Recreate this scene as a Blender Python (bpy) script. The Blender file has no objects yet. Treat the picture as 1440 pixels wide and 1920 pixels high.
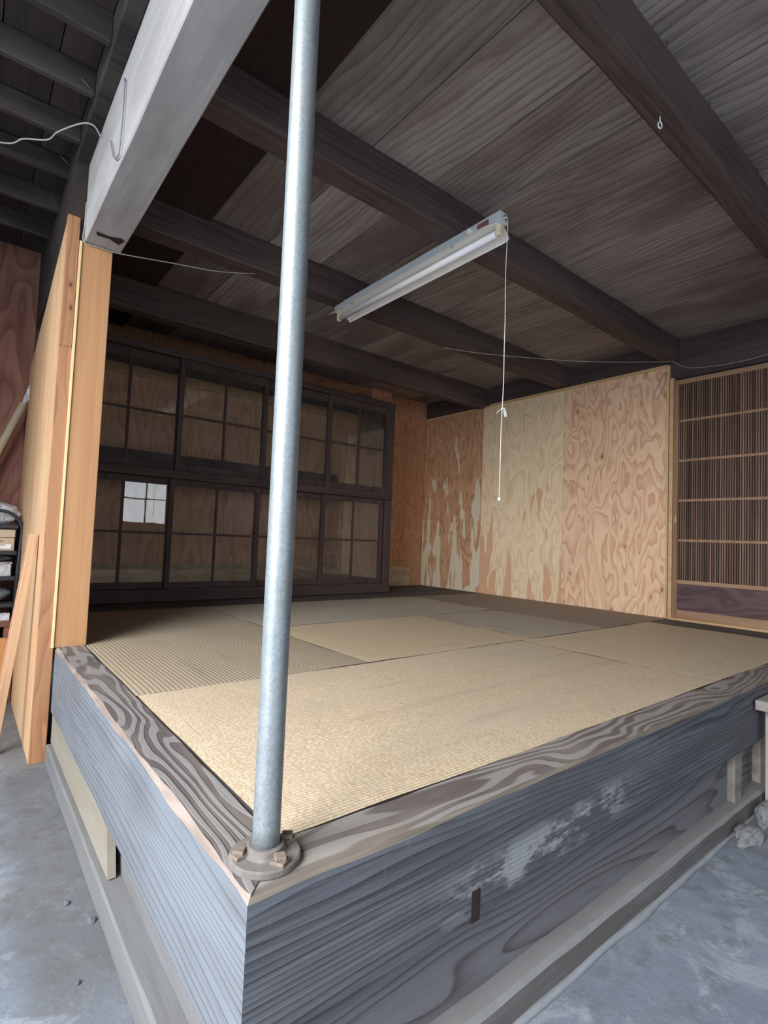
import bpy, bmesh, math, random
from mathutils import Vector, Matrix, noise as mnoise

random.seed(7)
SC = bpy.context.scene
COL = SC.collection
G = 0.46                      # the platform's top stands this far above the concrete; builders below measure z from the platform's top

# ------------------------------------------------------------------ camera
cam_d = bpy.data.cameras.new('camera')
cam_d.sensor_fit = 'VERTICAL'; cam_d.sensor_height = 36.0; cam_d.sensor_width = 27.0
cam_d.lens = 36.0 * 986.78 / 1920.0
cam_d.clip_start = 0.02
cam = bpy.data.objects.new('camera', cam_d); COL.objects.link(cam)
Rt = Vector((0.77854994, -0.62633263, 0.03959062))
Dn = Vector((0.06339942, 0.01573214, -0.99786423))
Fw = Vector((0.62437208, 0.77939716, 0.05195738))
mw = Matrix.Identity(4)
for i in range(3):
    mw[i][0] = Rt[i]; mw[i][1] = -Dn[i]; mw[i][2] = -Fw[i]
mw.translation = Vector((-0.3375, -0.684, 0.5 + G))
cam.matrix_world = mw
SC.camera = cam

# ------------------------------------------------------------------ light, sky, exposure
SC.view_settings.view_transform = 'Standard'
SC.view_settings.look = 'None'
SC.view_settings.exposure = 0.0
SC.view_settings.gamma = 1.0
SC.view_settings.use_curve_mapping = False
SC.cycles.max_bounces = 10
SC.cycles.diffuse_bounces = 5
SC.cycles.glossy_bounces = 5
SC.cycles.transmission_bounces = 8
SC.cycles.transparent_max_bounces = 12
SC.cycles.caustics_reflective = False
SC.cycles.caustics_refractive = False

world = bpy.data.worlds.new('sky'); SC.world = world; world.use_nodes = True
wb = world.node_tree.nodes['Background']
wb.inputs['Color'].default_value = (0.72, 0.86, 1.0, 1); wb.inputs['Strength'].default_value = 1.6

def area(name, loc, direction, sx, sy, power, color):
    d = bpy.data.lights.new(name, 'AREA'); d.shape = 'RECTANGLE'; d.size = sx; d.size_y = sy
    d.energy = power; d.color = color
    o = bpy.data.objects.new(name, d); COL.objects.link(o)
    o.location = loc; o.rotation_euler = Vector(direction).to_track_quat('-Z', 'Z').to_euler()
    return o
# daylight through the wide yard-side opening and the entrance behind, plus an added low fill
area('daylight_yard_sky', (-3.0, -0.7, 3.7), (1, 0.12, -0.85), 4.4, 3.0, 800, (0.94, 0.965, 1.0))
area('added_fill_yard_low', (-2.4, -0.6, 1.15), (1, 0.05, 0.05), 4.2, 1.7, 95, (0.93, 0.96, 1.0))  # added low fill lamp, brightens the plywood wall deep in the room
area('daylight_entrance', (0.3, -4.1, 1.25), (0, 1, 0.0), 2.6, 2.1, 20, (0.88, 0.94, 1.0))

# ------------------------------------------------------------------ helpers
WO = {}
def link(o, parent=None):
    COL.objects.link(o)
    if parent is not None: o.parent = parent
    return o

def tag(o, label=None, cat=None, group=None, kind=None):
    if label: o['label'] = label
    if cat: o['category'] = cat
    if group: o['group'] = group
    if kind: o['kind'] = kind
    return o

def empty(name, loc, rot=None):
    o = bpy.data.objects.new(name, None); o.empty_display_size = 0.05
    COL.objects.link(o); o.location = (loc[0], loc[1], loc[2] + G)
    if rot: o.rotation_euler = rot
    WO[o.name] = Vector(loc)
    return o

def mk(name, bm, mat, parent=None, smooth=False, loc=None, rot=None, recalc=True):
    """link a bmesh as one object. Without loc, vertices are world coordinates (z from platform top) and the origin goes to their base centre."""
    if recalc: bmesh.ops.recalc_face_normals(bm, faces=bm.faces[:])
    me = bpy.data.meshes.new(name)
    if loc is None:
        xs = [v.co.x for v in bm.verts]; ys = [v.co.y for v in bm.verts]; zs = [v.co.z for v in bm.verts]
        O = Vector(((min(xs) + max(xs)) / 2, (min(ys) + max(ys)) / 2, min(zs)))
        bmesh.ops.translate(bm, verts=bm.verts[:], vec=-O)
    else:
        O = Vector(loc)
    if smooth:
        for f in bm.faces: f.smooth = True
    bm.to_mesh(me); bm.free()
    for m in (mat if isinstance(mat, (list, tuple)) else [mat]): me.materials.append(m)
    o = bpy.data.objects.new(name, me); link(o, parent)
    if parent is not None:
        o.location = O - WO[parent.name]
    else:
        o.location = O + Vector((0, 0, G))
    if rot: o.rotation_euler = rot
    WO[o.name] = O
    return o

def copy_tree(o, parent=None):
    c = o.copy(); COL.objects.link(c)
    if parent is not None: c.parent = parent
    WO[c.name] = WO[o.name]
    for ch in list(o.children): copy_tree(ch, c)
    return c

def box(bm, x0, x1, y0, y1, z0, z1, bev=0.0, mi=0):
    vs = [bm.verts.new(p) for p in ((x0,y0,z0),(x1,y0,z0),(x1,y1,z0),(x0,y1,z0),(x0,y0,z1),(x1,y0,z1),(x1,y1,z1),(x0,y1,z1))]
    fs = [bm.faces.new([vs[i] for i in q]) for q in ((3,2,1,0),(4,5,6,7),(0,1,5,4),(1,2,6,5),(2,3,7,6),(3,0,4,7))]
    for f in fs: f.material_index = mi
    if bev > 0:
        es = list({e for f in fs for e in f.edges})
        bmesh.ops.bevel(bm, geom=es, offset=bev, segments=2, profile=0.5, affect='EDGES', clamp_overlap=True)
    return vs

def BX(*a, **k):
    bm = bmesh.new(); box(bm, *a, **k); return bm

def tube(bm, pts, r, n=10, cap=True, mi=0):
    pts = [Vector(p) for p in pts]; rs = r if isinstance(r, (list, tuple)) else [r] * len(pts)
    t0 = (pts[1] - pts[0]).normalized()
    up = Vector((0, 0, 1)) if abs(t0.z) < 0.9 else Vector((1, 0, 0))
    nrm = t0.cross(up).normalized(); rings = []
    for i, p in enumerate(pts):
        t = (pts[min(i + 1, len(pts) - 1)] - pts[max(i - 1, 0)])
        t = t.normalized() if t.length > 1e-9 else t0
        nrm = (nrm - t * nrm.dot(t)).normalized(); b = t.cross(nrm)
        rings.append([bm.verts.new(p + (nrm * math.cos(2*math.pi*k/n) + b * math.sin(2*math.pi*k/n)) * rs[i]) for k in range(n)])
    for a, b in zip(rings, rings[1:]):
        for k in range(n):
            f = bm.faces.new((a[k], a[(k+1) % n], b[(k+1) % n], b[k])); f.material_index = mi; f.smooth = True
    if cap:
        bm.faces.new(rings[0][::-1]).material_index = mi; bm.faces.new(rings[-1]).material_index = mi

def lathe(bm, prof, c=(0, 0, 0), n=32, mi=0, axis='Z'):
    rings = []
    for r, h in prof:
        ring = []
        for k in range(n):
            a = 2 * math.pi * k / n; u, v = r * math.cos(a), r * math.sin(a)
            p = (u, v, h) if axis == 'Z' else ((h, u, v) if axis == 'X' else (v, h, u))
            ring.append(bm.verts.new((c[0] + p[0], c[1] + p[1], c[2] + p[2])))
        rings.append(ring)
    for a, b in zip(rings, rings[1:]):
        for k in range(n):
            f = bm.faces.new((a[k], a[(k+1) % n], b[(k+1) % n], b[k])); f.material_index = mi
    bm.faces.new(rings[0][::-1]).material_index = mi; bm.faces.new(rings[-1]).material_index = mi

def fn(t, seed, s=1.0):
    return mnoise.noise(Vector((t * s, seed * 7.31, seed * 1.7)))

def timber(axis, a0, a1, u0, u1, v0, v1, n=40, ch=(.006,.006,.006,.006), wob=(0,0,0,0), warp=0.002, seed=1, mi=None, mitre=None, freq=6.0, flat=()):
    """a sawn timber along X or Y; ch: chamfer at corners (u0v0, u1v0, u1v1, u0v1), wob: how much wear widens each"""
    bm = bmesh.new(); rings = []
    for i in range(n + 1):
        a = a0 + (a1 - a0) * i / n
        c = []
        for k in range(4):
            w = (fn(a, seed + 11 * k, freq) + 0.3 * fn(a, seed + 11 * k + 5, freq * 2.3)) * 0.8 + 0.35
            c.append(max(0.0015, ch[k] + wob[k] * max(0, w)))
        d = [warp * (fn(a, seed + 50 + k, freq * .6) + .4 * fn(a, seed + 60 + k, freq * 2)) for k in range(4)]
        for k in flat: d[k] = 0.0
        U0, U1, V0, V1 = u0 + d[0], u1 + d[1], v0 + d[2], v1 + d[3]
        pts = [(U0+c[0],V0),(U1-c[1],V0),(U1,V0+c[1]),(U1,V1-c[2]),(U1-c[2],V1),(U0+c[3],V1),(U0,V1-c[3]),(U0,V0+c[0])]
        ring = []
        for (u, v) in pts:
            aa = a
            if mitre and i == 0: aa = mitre(u)
            elif mitre: aa = max(a, mitre(u) + 0.001 * i)
            ring.append(bm.verts.new((aa, u, v) if axis == 'X' else (u, aa, v)))
        rings.append(ring)
    for p, q in zip(rings, rings[1:]):
        for k in range(8):
            f = bm.faces.new((p[k], p[(k+1) % 8], q[(k+1) % 8], q[k]))
            if mi: f.material_index = mi[k]
    bm.faces.new(rings[0][::-1]); bm.faces.new(rings[-1])
    return bm

# ------------------------------------------------------------------ materials
def new_mat(name):
    m = bpy.data.materials.new(name); m.use_nodes = True
    nt = m.node_tree; b = nt.nodes['Principled BSDF']
    return m, nt, b

class N:
    def __init__(s, nt): s.nt = nt
    def n(s, typ, **kw):
        x = s.nt.nodes.new(typ)
        for k, v in kw.items(): setattr(x, k, v)
        return x
    def l(s, a, b): s.nt.links.new(a, b)
    def val(s, sock, v):
        if isinstance(v, (int, float, tuple, list)): sock.default_value = v
        else: s.l(v, sock)
    def math(s, op, a, b=None, c=None, clamp=False):
        x = s.n('ShaderNodeMath', operation=op, use_clamp=clamp)
        s.val(x.inputs[0], a)
        if b is not None: s.val(x.inputs[1], b)
        if c is not None: s.val(x.inputs[2], c)
        return x.outputs[0]
    def vmul(s, v, t):
        x = s.n('ShaderNodeVectorMath', operation='MULTIPLY'); s.val(x.inputs[0], v); s.val(x.inputs[1], t); return x.outputs[0]
    def vadd(s, v, t):
        x = s.n('ShaderNodeVectorMath', operation='ADD'); s.val(x.inputs[0], v); s.val(x.inputs[1], t); return x.outputs[0]
    def noise(s, vec, scale, detail=2.0, rough=.5, dist=0.0):
        x = s.n('ShaderNodeTexNoise'); s.val(x.inputs['Vector'], vec)
        x.inputs['Scale'].default_value = scale; x.inputs['Detail'].default_value = detail
        x.inputs['Roughness'].default_value = rough; x.inputs['Distortion'].default_value = dist
        return x.outputs['Fac']
    def ramp(s, v, a, b, lo=0.0, hi=1.0, smooth=True):
        x = s.n('ShaderNodeMapRange'); x.interpolation_type = 'SMOOTHSTEP' if smooth else 'LINEAR'
        s.val(x.inputs['Value'], v); x.inputs['From Min'].default_value = a; x.inputs['From Max'].default_value = b
        x.inputs['To Min'].default_value = lo; x.inputs['To Max'].default_value = hi
        return x.outputs['Result']
    def mix(s, f, a, b, typ='MIX'):
        x = s.n('ShaderNodeMix', data_type='RGBA', blend_type=typ)
        s.val(x.inputs[0], f)
        for i, c in ((6, a), (7, b)):
            if isinstance(c, (tuple, list)): x.inputs[i].default_value = (c[0], c[1], c[2], 1)
            else: s.l(c, x.inputs[i])
        return x.outputs[2]
    def bump(s, h, strength, dist, b):
        x = s.n('ShaderNodeBump'); x.inputs['Strength'].default_value = strength; x.inputs['Distance'].default_value = dist
        s.l(h, x.inputs['Height']); s.l(x.outputs['Normal'], b.inputs['Normal']); return x
    def coord(s):
        tc = s.n('ShaderNodeTexCoord'); return tc.outputs['Object']
    def sep(s, v):
        x = s.n('ShaderNodeSeparateXYZ'); s.l(v, x.inputs[0]); return x.outputs
    def rnd(s, k=31.0):
        g = s.n('ShaderNodeNewGeometry'); oi = s.n('ShaderNodeObjectInfo')
        r = s.math('ADD', s.math('MULTIPLY', g.outputs['Random Per Island'], k), s.math('MULTIPLY', oi.outputs['Random'], k * .7))
        x = s.n('ShaderNodeCombineXYZ')
        for i, q in enumerate((1.0, 1.7, 2.3)): s.l(s.math('MULTIPLY', r, q), x.inputs[i])
        return x.outputs[0], g.outputs['Random Per Island'], oi.outputs['Random']

def wood(name, c1, c2, axis='X', fig=2.2, stretch=.16, rings=9.0, ring_amt=.6, fibre=.35, blotch=None, blotch_amt=.5, blotch_scale=2.0,
         rough=.75, bump=.25, knots=0.0, knot_col=(.03,.015,.01), sharp=1.0, tone=0.0, extra=None, spec=.3, lin=(0, 0, 0), mode='sine', jit=.012, knot_share=.45):
    m, nt, b = new_mat(name); n = N(nt)
    off, isl, oir = n.rnd()
    base = n.coord()
    co = n.vadd(base, off)
    sc = {'X': (stretch, 1, 1), 'Y': (1, stretch, 1), 'Z': (1, 1, stretch)}[axis]
    v = n.vmul(co, sc)
    f = n.noise(v, fig, 2.0, .45, .25)
    f = n.math('MULTIPLY_ADD', n.noise(n.vmul(co, {'X': (.12,1,1),'Y':(1,.12,1),'Z':(1,1,.12)}[axis]), fig * 6, 2.0, .5), jit * 2, f)
    ph = n.math('MULTIPLY', f, rings)
    if any(lin):                      # growth rings run on across the board as well
        dt = n.n('ShaderNodeVectorMath', operation='DOT_PRODUCT'); n.l(co, dt.inputs[0]); dt.inputs[1].default_value = lin
        ph = n.math('ADD', ph, dt.outputs['Value'])
    if mode == 'saw':                 # soft early wood darkening up to a crisp late-wood line
        fr = n.math('FRACT', ph)
        wv = n.math('MULTIPLY', n.math('POWER', fr, sharp), n.ramp(fr, .90, 1.0, 1, 0))
    else:
        wv = n.math('MULTIPLY_ADD', n.math('SINE', n.math('MULTIPLY', ph, 6.283)), .5, .5)
        if mode == 'band': wv = n.ramp(wv, .30, .72)
        elif sharp != 1.0: wv = n.math('POWER', wv, sharp)
    fs = {'X': (.03, 1, 1), 'Y': (1, .03, 1), 'Z': (1, 1, .03)}[axis]
    fb = n.noise(n.vmul(co, fs), 170, 3.0, .6)
    fb2 = n.noise(n.vmul(co, {'X': (.05,1,1),'Y':(1,.05,1),'Z':(1,1,.05)}[axis]), 28, 2.0, .5)
    k = n.math('ADD', n.math('MULTIPLY', wv, ring_amt), n.math('ADD', n.math('MULTIPLY', n.ramp(fb, .3, .7), fibre), n.math('MULTIPLY', n.ramp(fb2, .35, .65), fibre * .8)))
    k = n.math('SUBTRACT', k, fibre * .6, clamp=True)
    col = n.mix(k, c1, c2)
    if blotch:
        bl = n.noise(n.vmul(co, {'X': (.35,1,1),'Y':(1,.35,1),'Z':(1,1,.35)}[axis]), blotch_scale, 4.0, .6)
        col = n.mix(n.ramp(bl, .42, .66, 0, blotch_amt), col, blotch)
    h = n.math('MULTIPLY_ADD', fb, .5, n.math('MULTIPLY', wv, -.6))
    if knots > 0:
        vo = n.n('ShaderNodeTexVoronoi'); vo.feature = 'F1'
        n.val(vo.inputs['Vector'], n.vmul(co, {'X': (.5,1,1),'Y':(1,.5,1),'Z':(1,1,.5)}[axis])); vo.inputs['Scale'].default_value = knots
        rnd = n.sep(vo.outputs['Color'])[0]
        kn = n.math('MULTIPLY', n.ramp(vo.outputs['Distance'], .05, .12, 1, 0), n.ramp(rnd, knot_share, knot_share + .05))
        halo = n.math('MULTIPLY', n.ramp(vo.outputs['Distance'], .05, .3, 1, 0), n.ramp(rnd, knot_share, knot_share + .05))
        col = n.mix(n.math('MULTIPLY', halo, .45), col, c2)
        col = n.mix(n.math('MULTIPLY', kn, .85), col, knot_col)
    if extra: col = extra(n, col, base, co)
    if tone > 0:
        t = n.math('ADD', n.math('MULTIPLY', isl, .5), n.math('MULTIPLY', oir, .5))
        g = n.n('ShaderNodeMix', data_type='RGBA', blend_type='MULTIPLY'); g.inputs[0].default_value = 1
        n.l(col, g.inputs[6]); cc = n.n('ShaderNodeCombineColor')
        tv = n.ramp(isl, 0, 1, 1 - tone, 1 + tone * .4, smooth=False)
        for i in range(3): n.l(tv, cc.inputs[i])
        n.l(cc.outputs[0], g.inputs[7]); col = g.outputs[2]
    n.l(col, b.inputs['Base Color']); b.inputs['Roughness'].default_value = rough
    b.inputs['Specular IOR Level'].default_value = spec
    n.bump(h, bump, .004, b)
    return m

def plain(name, col, rough=.6, metal=0.0, var=.15, scale=12.0, spec=.4, bump=0.0, dirt=None, dirt_amt=.5):
    m, nt, b = new_mat(name); n = N(nt); co = n.coord()
    f = n.noise(co, scale, 4.0, .6)
    c = n.mix(f, tuple(x * (1 - var) for x in col), tuple(min(1, x * (1 + var)) for x in col))
    if dirt: c = n.mix(n.ramp(n.noise(co, scale * .6, 5.0, .65), .45, .7, 0, dirt_amt), c, dirt)
    n.l(c, b.inputs['Base Color']); b.inputs['Roughness'].default_value = rough; b.inputs['Metallic'].default_value = metal
    b.inputs['Specular IOR Level'].default_value = spec
    if bump: n.bump(f, bump, .003, b)
    return m

def glass_mat(name, tint=(.97,.96,.95), rough=.0, haze=.05):
    m = bpy.data.materials.new(name); m.use_nodes = True; nt = m.node_tree; n = N(nt)
    for x in list(nt.nodes): nt.nodes.remove(x)
    out = n.n('ShaderNodeOutputMaterial')
    tr = n.n('ShaderNodeBsdfTransparent'); tr.inputs[0].default_value = (*tint, 1)
    gl = n.n('ShaderNodeBsdfGlossy'); gl.inputs['Roughness'].default_value = rough
    df = n.n('ShaderNodeBsdfDiffuse'); df.inputs[0].default_value = (.5,.47,.42,1)
    fr = n.n('ShaderNodeFresnel'); fr.inputs[0].default_value = 1.5
    co = n.coord()
    dust = n.ramp(n.noise(co, 5.0, 5.0, .65), .35, .75, haze * .3, haze * 1.6)
    m1 = n.n('ShaderNodeMixShader'); n.l(dust, m1.inputs[0]); n.l(tr.outputs[0], m1.inputs[1]); n.l(df.outputs[0], m1.inputs[2])
    m2 = n.n('ShaderNodeMixShader'); n.l(n.math('MULTIPLY', fr.outputs[0], 1.15, clamp=True), m2.inputs[0]); n.l(m1.outputs[0], m2.inputs[1]); n.l(gl.outputs[0], m2.inputs[2])
    bp = n.n('ShaderNodeBump'); bp.inputs['Strength'].default_value = .05; bp.inputs['Distance'].default_value = .01
    n.l(n.noise(co, 3.5, 2.0, .5), bp.inputs['Height']); n.l(bp.outputs[0], gl.inputs['Normal'])
    n.l(m2.outputs[0], out.inputs[0])
    return m

# timbers
M = {}
M['ceil'] = wood('ceiling_planks', (.36,.315,.29), (.125,.095,.083), 'Y', fig=3.2, stretch=.22, rings=9, ring_amt=.6, fibre=.35, blotch=(.14,.10,.09), blotch_amt=.7, blotch_scale=2.6, rough=.85, tone=.25, bump=.3, sharp=2.2, mode='saw', lin=(28,0,0), knots=3.0, knot_share=.9, knot_col=(.07,.05,.04))
M['beam'] = wood('dark_beam_wood', (.095,.066,.060), (.036,.025,.024), 'X', fig=4, stretch=.1, rings=6, ring_amt=.5, fibre=.5, blotch=(.14,.10,.09), blotch_amt=.45, blotch_scale=3, rough=.7, mode='saw', lin=(0,30,30))
M['girder'] = wood('dark_girder_wood', (.085,.058,.056), (.040,.028,.028), 'Y', fig=4, stretch=.1, rings=5, ring_amt=.35, fibre=.5, rough=.65)
M['redboard'] = wood('red_board_wood_with_shade', (.036,.019,.017), (.018,.010,.009), 'Y', fig=4, stretch=.1, rings=5, ring_amt=.35, fibre=.4, rough=.8)  # red wood darkened: on the ceiling board it carries the big beam's shade
M['bigbeam'] = wood('grey_planed_beam_wood', (.42,.405,.40), (.29,.275,.27), 'Y', fig=6, stretch=.1, rings=2.5, ring_amt=.2, fibre=.4, blotch=(.28,.26,.255), blotch_amt=.6, blotch_scale=6, rough=.8, bump=.12)
M['joist'] = wood('old_joist_wood', (.044,.037,.034), (.018,.015,.014), 'X', fig=5, stretch=.1, rings=4, ring_amt=.4, fibre=.6, blotch=(.085,.076,.062), blotch_amt=.5, blotch_scale=5, rough=.85)
M['loft'] = wood('loft_board_wood', (.055,.045,.043), (.024,.018,.018), 'Y', fig=3, stretch=.2, rings=4, ring_amt=.3, fibre=.5, blotch=(.05,.03,.028), blotch_amt=.6, rough=.85, tone=.3)

def smear(n, col, base, co):
    # pale plaster-like scuffs along the middle of the face
    x, y, z = n.sep(base)
    s1 = n.noise(n.vmul(co, (.35, 1, 1)), 16, 6.0, .72)
    zz = n.math('SUBTRACT', z, n.math('MULTIPLY_ADD', n.math('MULTIPLY_ADD', x, 1, 1.9), .05, .035))
    band = n.ramp(n.math('ABSOLUTE', zz), .015, .065, 1, 0)
    lim = n.math('MULTIPLY', n.ramp(x, -1.6, -1.35), n.ramp(x, -.95, -.72, 1, 0))
    f = n.math('MULTIPLY', n.math('MULTIPLY', band, lim), n.ramp(s1, .46, .55))
    col = n.mix(n.math('MULTIPLY', f, .8), col, (.31,.315,.32))
    sc = n.ramp(n.noise(n.vmul(co, (1.6, 1, .22)), 60, 2.0, .5), .66, .74)
    up = n.ramp(z, .12, .2)
    return n.mix(n.math('MULTIPLY', n.math('MULTIPLY', sc, up), .35), col, (.25,.25,.24))
M['front'] = wood('front_beam_face_wood', (.135,.140,.155), (.040,.038,.043), 'X', fig=6, stretch=.10, rings=11, ring_amt=.75, fibre=.4, blotch=(.070,.066,.070), blotch_amt=.6, blotch_scale=3.2, rough=.62, bump=.6, extra=smear, sharp=1.5, mode='saw', lin=(0,40,75), jit=.02)
M['frontlow'] = wood('lower_board_wood', (.165,.157,.168), (.052,.038,.040), 'X', fig=4.0, stretch=.14, rings=16, ring_amt=1.0, fibre=.2, blotch=(.13,.10,.095), blotch_amt=.5, rough=.7, bump=.3, sharp=3.5, mode='saw', lin=(0,0,18))
M['sill'] = wood('dusty_sill_wood', (.165,.155,.15), (.085,.075,.07), 'X', fig=5, stretch=.2, rings=4, ring_amt=.2, fibre=.5, blotch=(.115,.10,.09), blotch_amt=.6, blotch_scale=8, rough=.95, bump=.2)
M['silltop'] = plain('dust_on_sill', (.215,.21,.205), .98, var=.12, scale=30, spec=.1)
M['top'] = wood('worn_beam_top_wood', (.27,.245,.228), (.125,.100,.089), 'X', fig=6.5, stretch=.26, rings=9, ring_amt=.95, fibre=.15, blotch=(.34,.29,.24), blotch_amt=.3, blotch_scale=7, rough=.62, bump=.6, mode='band', lin=(0,32,0), jit=.008)
M['topY'] = wood('worn_side_beam_top_wood', (.235,.22,.213), (.110,.092,.086), 'Y', fig=6.5, stretch=.26, rings=9, ring_amt=.95, fibre=.15, blotch=(.30,.26,.22), blotch_amt=.3, blotch_scale=7, rough=.62, bump=.6, mode='band', lin=(32,0,0), jit=.008)
M['edge'] = wood('worn_edge_wood', (.195,.16,.125), (.085,.07,.058), 'X', fig=9, stretch=.2, rings=5, ring_amt=.5, fibre=.5, rough=.8, bump=.4)
M['edgeY'] = wood('worn_side_edge_wood', (.30,.24,.205), (.165,.12,.10), 'Y', fig=9, stretch=.2, rings=5, ring_amt=.5, fibre=.5, rough=.8, bump=.4)
M['left'] = wood('left_beam_face_wood', (.150,.160,.178), (.080,.074,.074), 'Y', fig=5.0, stretch=.10, rings=9, ring_amt=.65, fibre=.3, blotch=(.18,.195,.218), blotch_amt=.6, blotch_scale=3, rough=.7, bump=.7, sharp=2.2, mode='saw', lin=(0,0,60), jit=.02, knots=3.0, knot_share=.75, knot_col=(.05,.04,.035))
M['leftsill'] = wood('left_sill_wood', (.165,.165,.168), (.115,.108,.102), 'Y', fig=4, stretch=.15, rings=4, ring_amt=.25, fibre=.4, blotch=(.135,.122,.108), blotch_amt=.6, blotch_scale=4, rough=.9, bump=.15)
M['beige'] = wood('beige_plank_wood', (.25,.225,.18), (.19,.165,.13), 'Y', fig=4, stretch=.2, rings=4, ring_amt=.3, fibre=.4, blotch=(.23,.185,.12), blotch_amt=.5, blotch_scale=6, rough=.85)

# plywoods (rotary-cut figure: tall contour lines)
def streaks(lo, hi, zc, amt, colr, sc=7.0, zst=.16):
    def ex(n, col, base, co):
        x, y, z = n.sep(base)
        s = n.noise(n.vmul(co, (1, 1, zst)), sc, 2.5, .5, .4)
        s = n.math('SUBTRACT', s, n.math('MULTIPLY', z, zc))
        return n.mix(n.ramp(s, lo, hi, 0, amt), col, colr)
    return ex
def studs(n, col):
    return col
M['ply_a'] = wood('ply_orange_brown', (.63,.36,.205), (.34,.15,.075), 'Z', fig=5.5, stretch=.34, rings=11, ring_amt=.8, fibre=.2, knots=8, knot_share=.5, sharp=1.8, rough=.7, bump=.1, mode='saw', jit=.02, knot_col=(.17,.075,.04), extra=streaks(.43, .45, .17, .9, (.74,.64,.46), sc=13.0))
M['ply_b'] = wood('ply_pale_yellow', (.90,.70,.465), (.66,.43,.23), 'Z', fig=4.6, stretch=.30, rings=12, ring_amt=.7, fibre=.15, knots=6, knot_share=.7, sharp=2.2, rough=.7, bump=.1, mode='saw', jit=.015, knot_col=(.14,.08,.04), extra=streaks(.425, .445, .20, .85, (.68,.37,.21), sc=7.0))
M['ply_c'] = wood('ply_pink_knotty', (.90,.61,.395), (.58,.28,.155), 'Z', fig=6.0, stretch=.36, rings=10, ring_amt=.85, fibre=.15, knots=9, knot_share=.55, sharp=2.0, rough=.7, bump=.1, mode='saw', jit=.015, knot_col=(.27,.12,.07))
M['ply_back'] = wood('ply_back_wall', (.56,.29,.155), (.33,.145,.07), 'Z', fig=5.0, stretch=.26, rings=11, ring_amt=.75, fibre=.2, knots=7, knot_share=.55, sharp=1.8, rough=.75, bump=.1, mode='saw', knot_col=(.13,.05,.03))
M['ply_patch'] = wood('ply_pale_strip', (.55,.43,.29), (.37,.25,.14), 'X', fig=6, stretch=.4, rings=6, ring_amt=.6, fibre=.2, rough=.75, bump=.1)
M['ply_loft'] = wood('ply_red_dark', (.27,.125,.09), (.125,.05,.037), 'Z', fig=3.6, stretch=.3, rings=10, ring_amt=.8, fibre=.25, knots=5, rough=.7, bump=.1, sharp=1.6, mode='saw')
M['trim'] = wood('new_lumber_trim', (.66,.44,.24), (.50,.29,.13), 'Y', fig=9, stretch=.06, rings=4, ring_amt=.4, fibre=.3, rough=.6, bump=.1)
M['trimZ'] = wood('yellow_lumber_trim', (.70,.50,.26), (.55,.35,.16), 'Z', fig=9, stretch=.06, rings=4, ring_amt=.4, fibre=.3, rough=.6, bump=.1)
M['post'] = wood('fresh_planed_post', (.44,.235,.112), (.37,.18,.08), 'Z', fig=6, stretch=.08, rings=3, ring_amt=.4, fibre=.4, rough=.5, bump=.06, mode='saw', lin=(25,0,0))
M['stud'] = wood('knotty_stud_wood', (.37,.185,.092), (.21,.085,.038), 'Z', fig=9, stretch=.14, rings=7, ring_amt=.7, fibre=.2, knots=16, knot_share=.45, rough=.6, bump=.1, sharp=2.5, mode='saw', knot_col=(.06,.03,.03), lin=(25,0,0))
M['sheath'] = wood('partition_board_wood', (.58,.38,.215), (.42,.21,.105), 'Z', fig=6, stretch=.06, rings=6, ring_amt=.6, fibre=.3, rough=.6, bump=.1, blotch=(.64,.46,.28), blotch_amt=.5, mode='saw', lin=(0,14,0))
M['yellow'] = plain('bright_batten_wood', (.72,.52,.27), .5, var=.06)
M['cab'] = wood('dark_cabinet_wood', (.070,.044,.039), (.034,.022,.020), 'Z', fig=6, stretch=.1, rings=5, ring_amt=.4, fibre=.5, blotch=(.10,.075,.07), blotch_amt=.35, blotch_scale=5, rough=.6)
M['cabX'] = wood('dark_cabinet_rail_wood', (.070,.044,.039), (.034,.022,.020), 'X', fig=6, stretch=.1, rings=5, ring_amt=.4, fibre=.5, blotch=(.10,.075,.07), blotch_amt=.35, blotch_scale=5, rough=.6)
M['cabin'] = wood('cabinet_lining_wood', (.55,.46,.37), (.40,.32,.25), 'Z', fig=4, stretch=.2, rings=4, ring_amt=.3, fibre=.4, blotch=(.20,.16,.13), blotch_amt=.6, blotch_scale=4, rough=.8)
M['cabback'] = wood('cabinet_back_ply', (.74,.45,.28), (.45,.25,.14), 'Z', fig=4.2, stretch=.22, rings=10, ring_amt=.8, fibre=.2, knots=4, knot_share=.6, rough=.7, sharp=2, mode='saw')
M['door'] = wood('lattice_door_frame_wood', (.34,.195,.115), (.22,.11,.06), 'Z', fig=7, stretch=.08, rings=4, ring_amt=.4, fibre=.4, rough=.6)
M['doorY'] = wood('lattice_door_rail_wood', (.40,.245,.145), (.28,.15,.08), 'Y', fig=7, stretch=.08, rings=4, ring_amt=.4, fibre=.4, rough=.6)
M['slat'] = wood('lattice_slat_wood', (.26,.155,.11), (.13,.07,.05), 'Z', fig=7, stretch=.08, rings=4, ring_amt=.4, fibre=.5, rough=.6, tone=.55)
M['kick'] = wood('purple_brown_panel_wood', (.135,.078,.078), (.075,.040,.042), 'Y', fig=5, stretch=.35, rings=9, ring_amt=.8, fibre=.3, rough=.5, sharp=1.5)
M['doorback'] = wood('door_backing_board', (.075,.045,.035), (.04,.024,.02), 'Z', rings=4, rough=.7)
M['floorboard'] = wood('dark_floor_board_wood', (.125,.11,.10), (.055,.046,.042), 'Y', fig=6, stretch=.08, rings=4, ring_amt=.5, fibre=.5, rough=.7, tone=.3)
M['floorboardX'] = wood('dark_rear_board_wood', (.115,.10,.09), (.05,.042,.038), 'X', fig=6, stretch=.08, rings=4, ring_amt=.5, fibre=.5, rough=.7, tone=.3)
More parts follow.
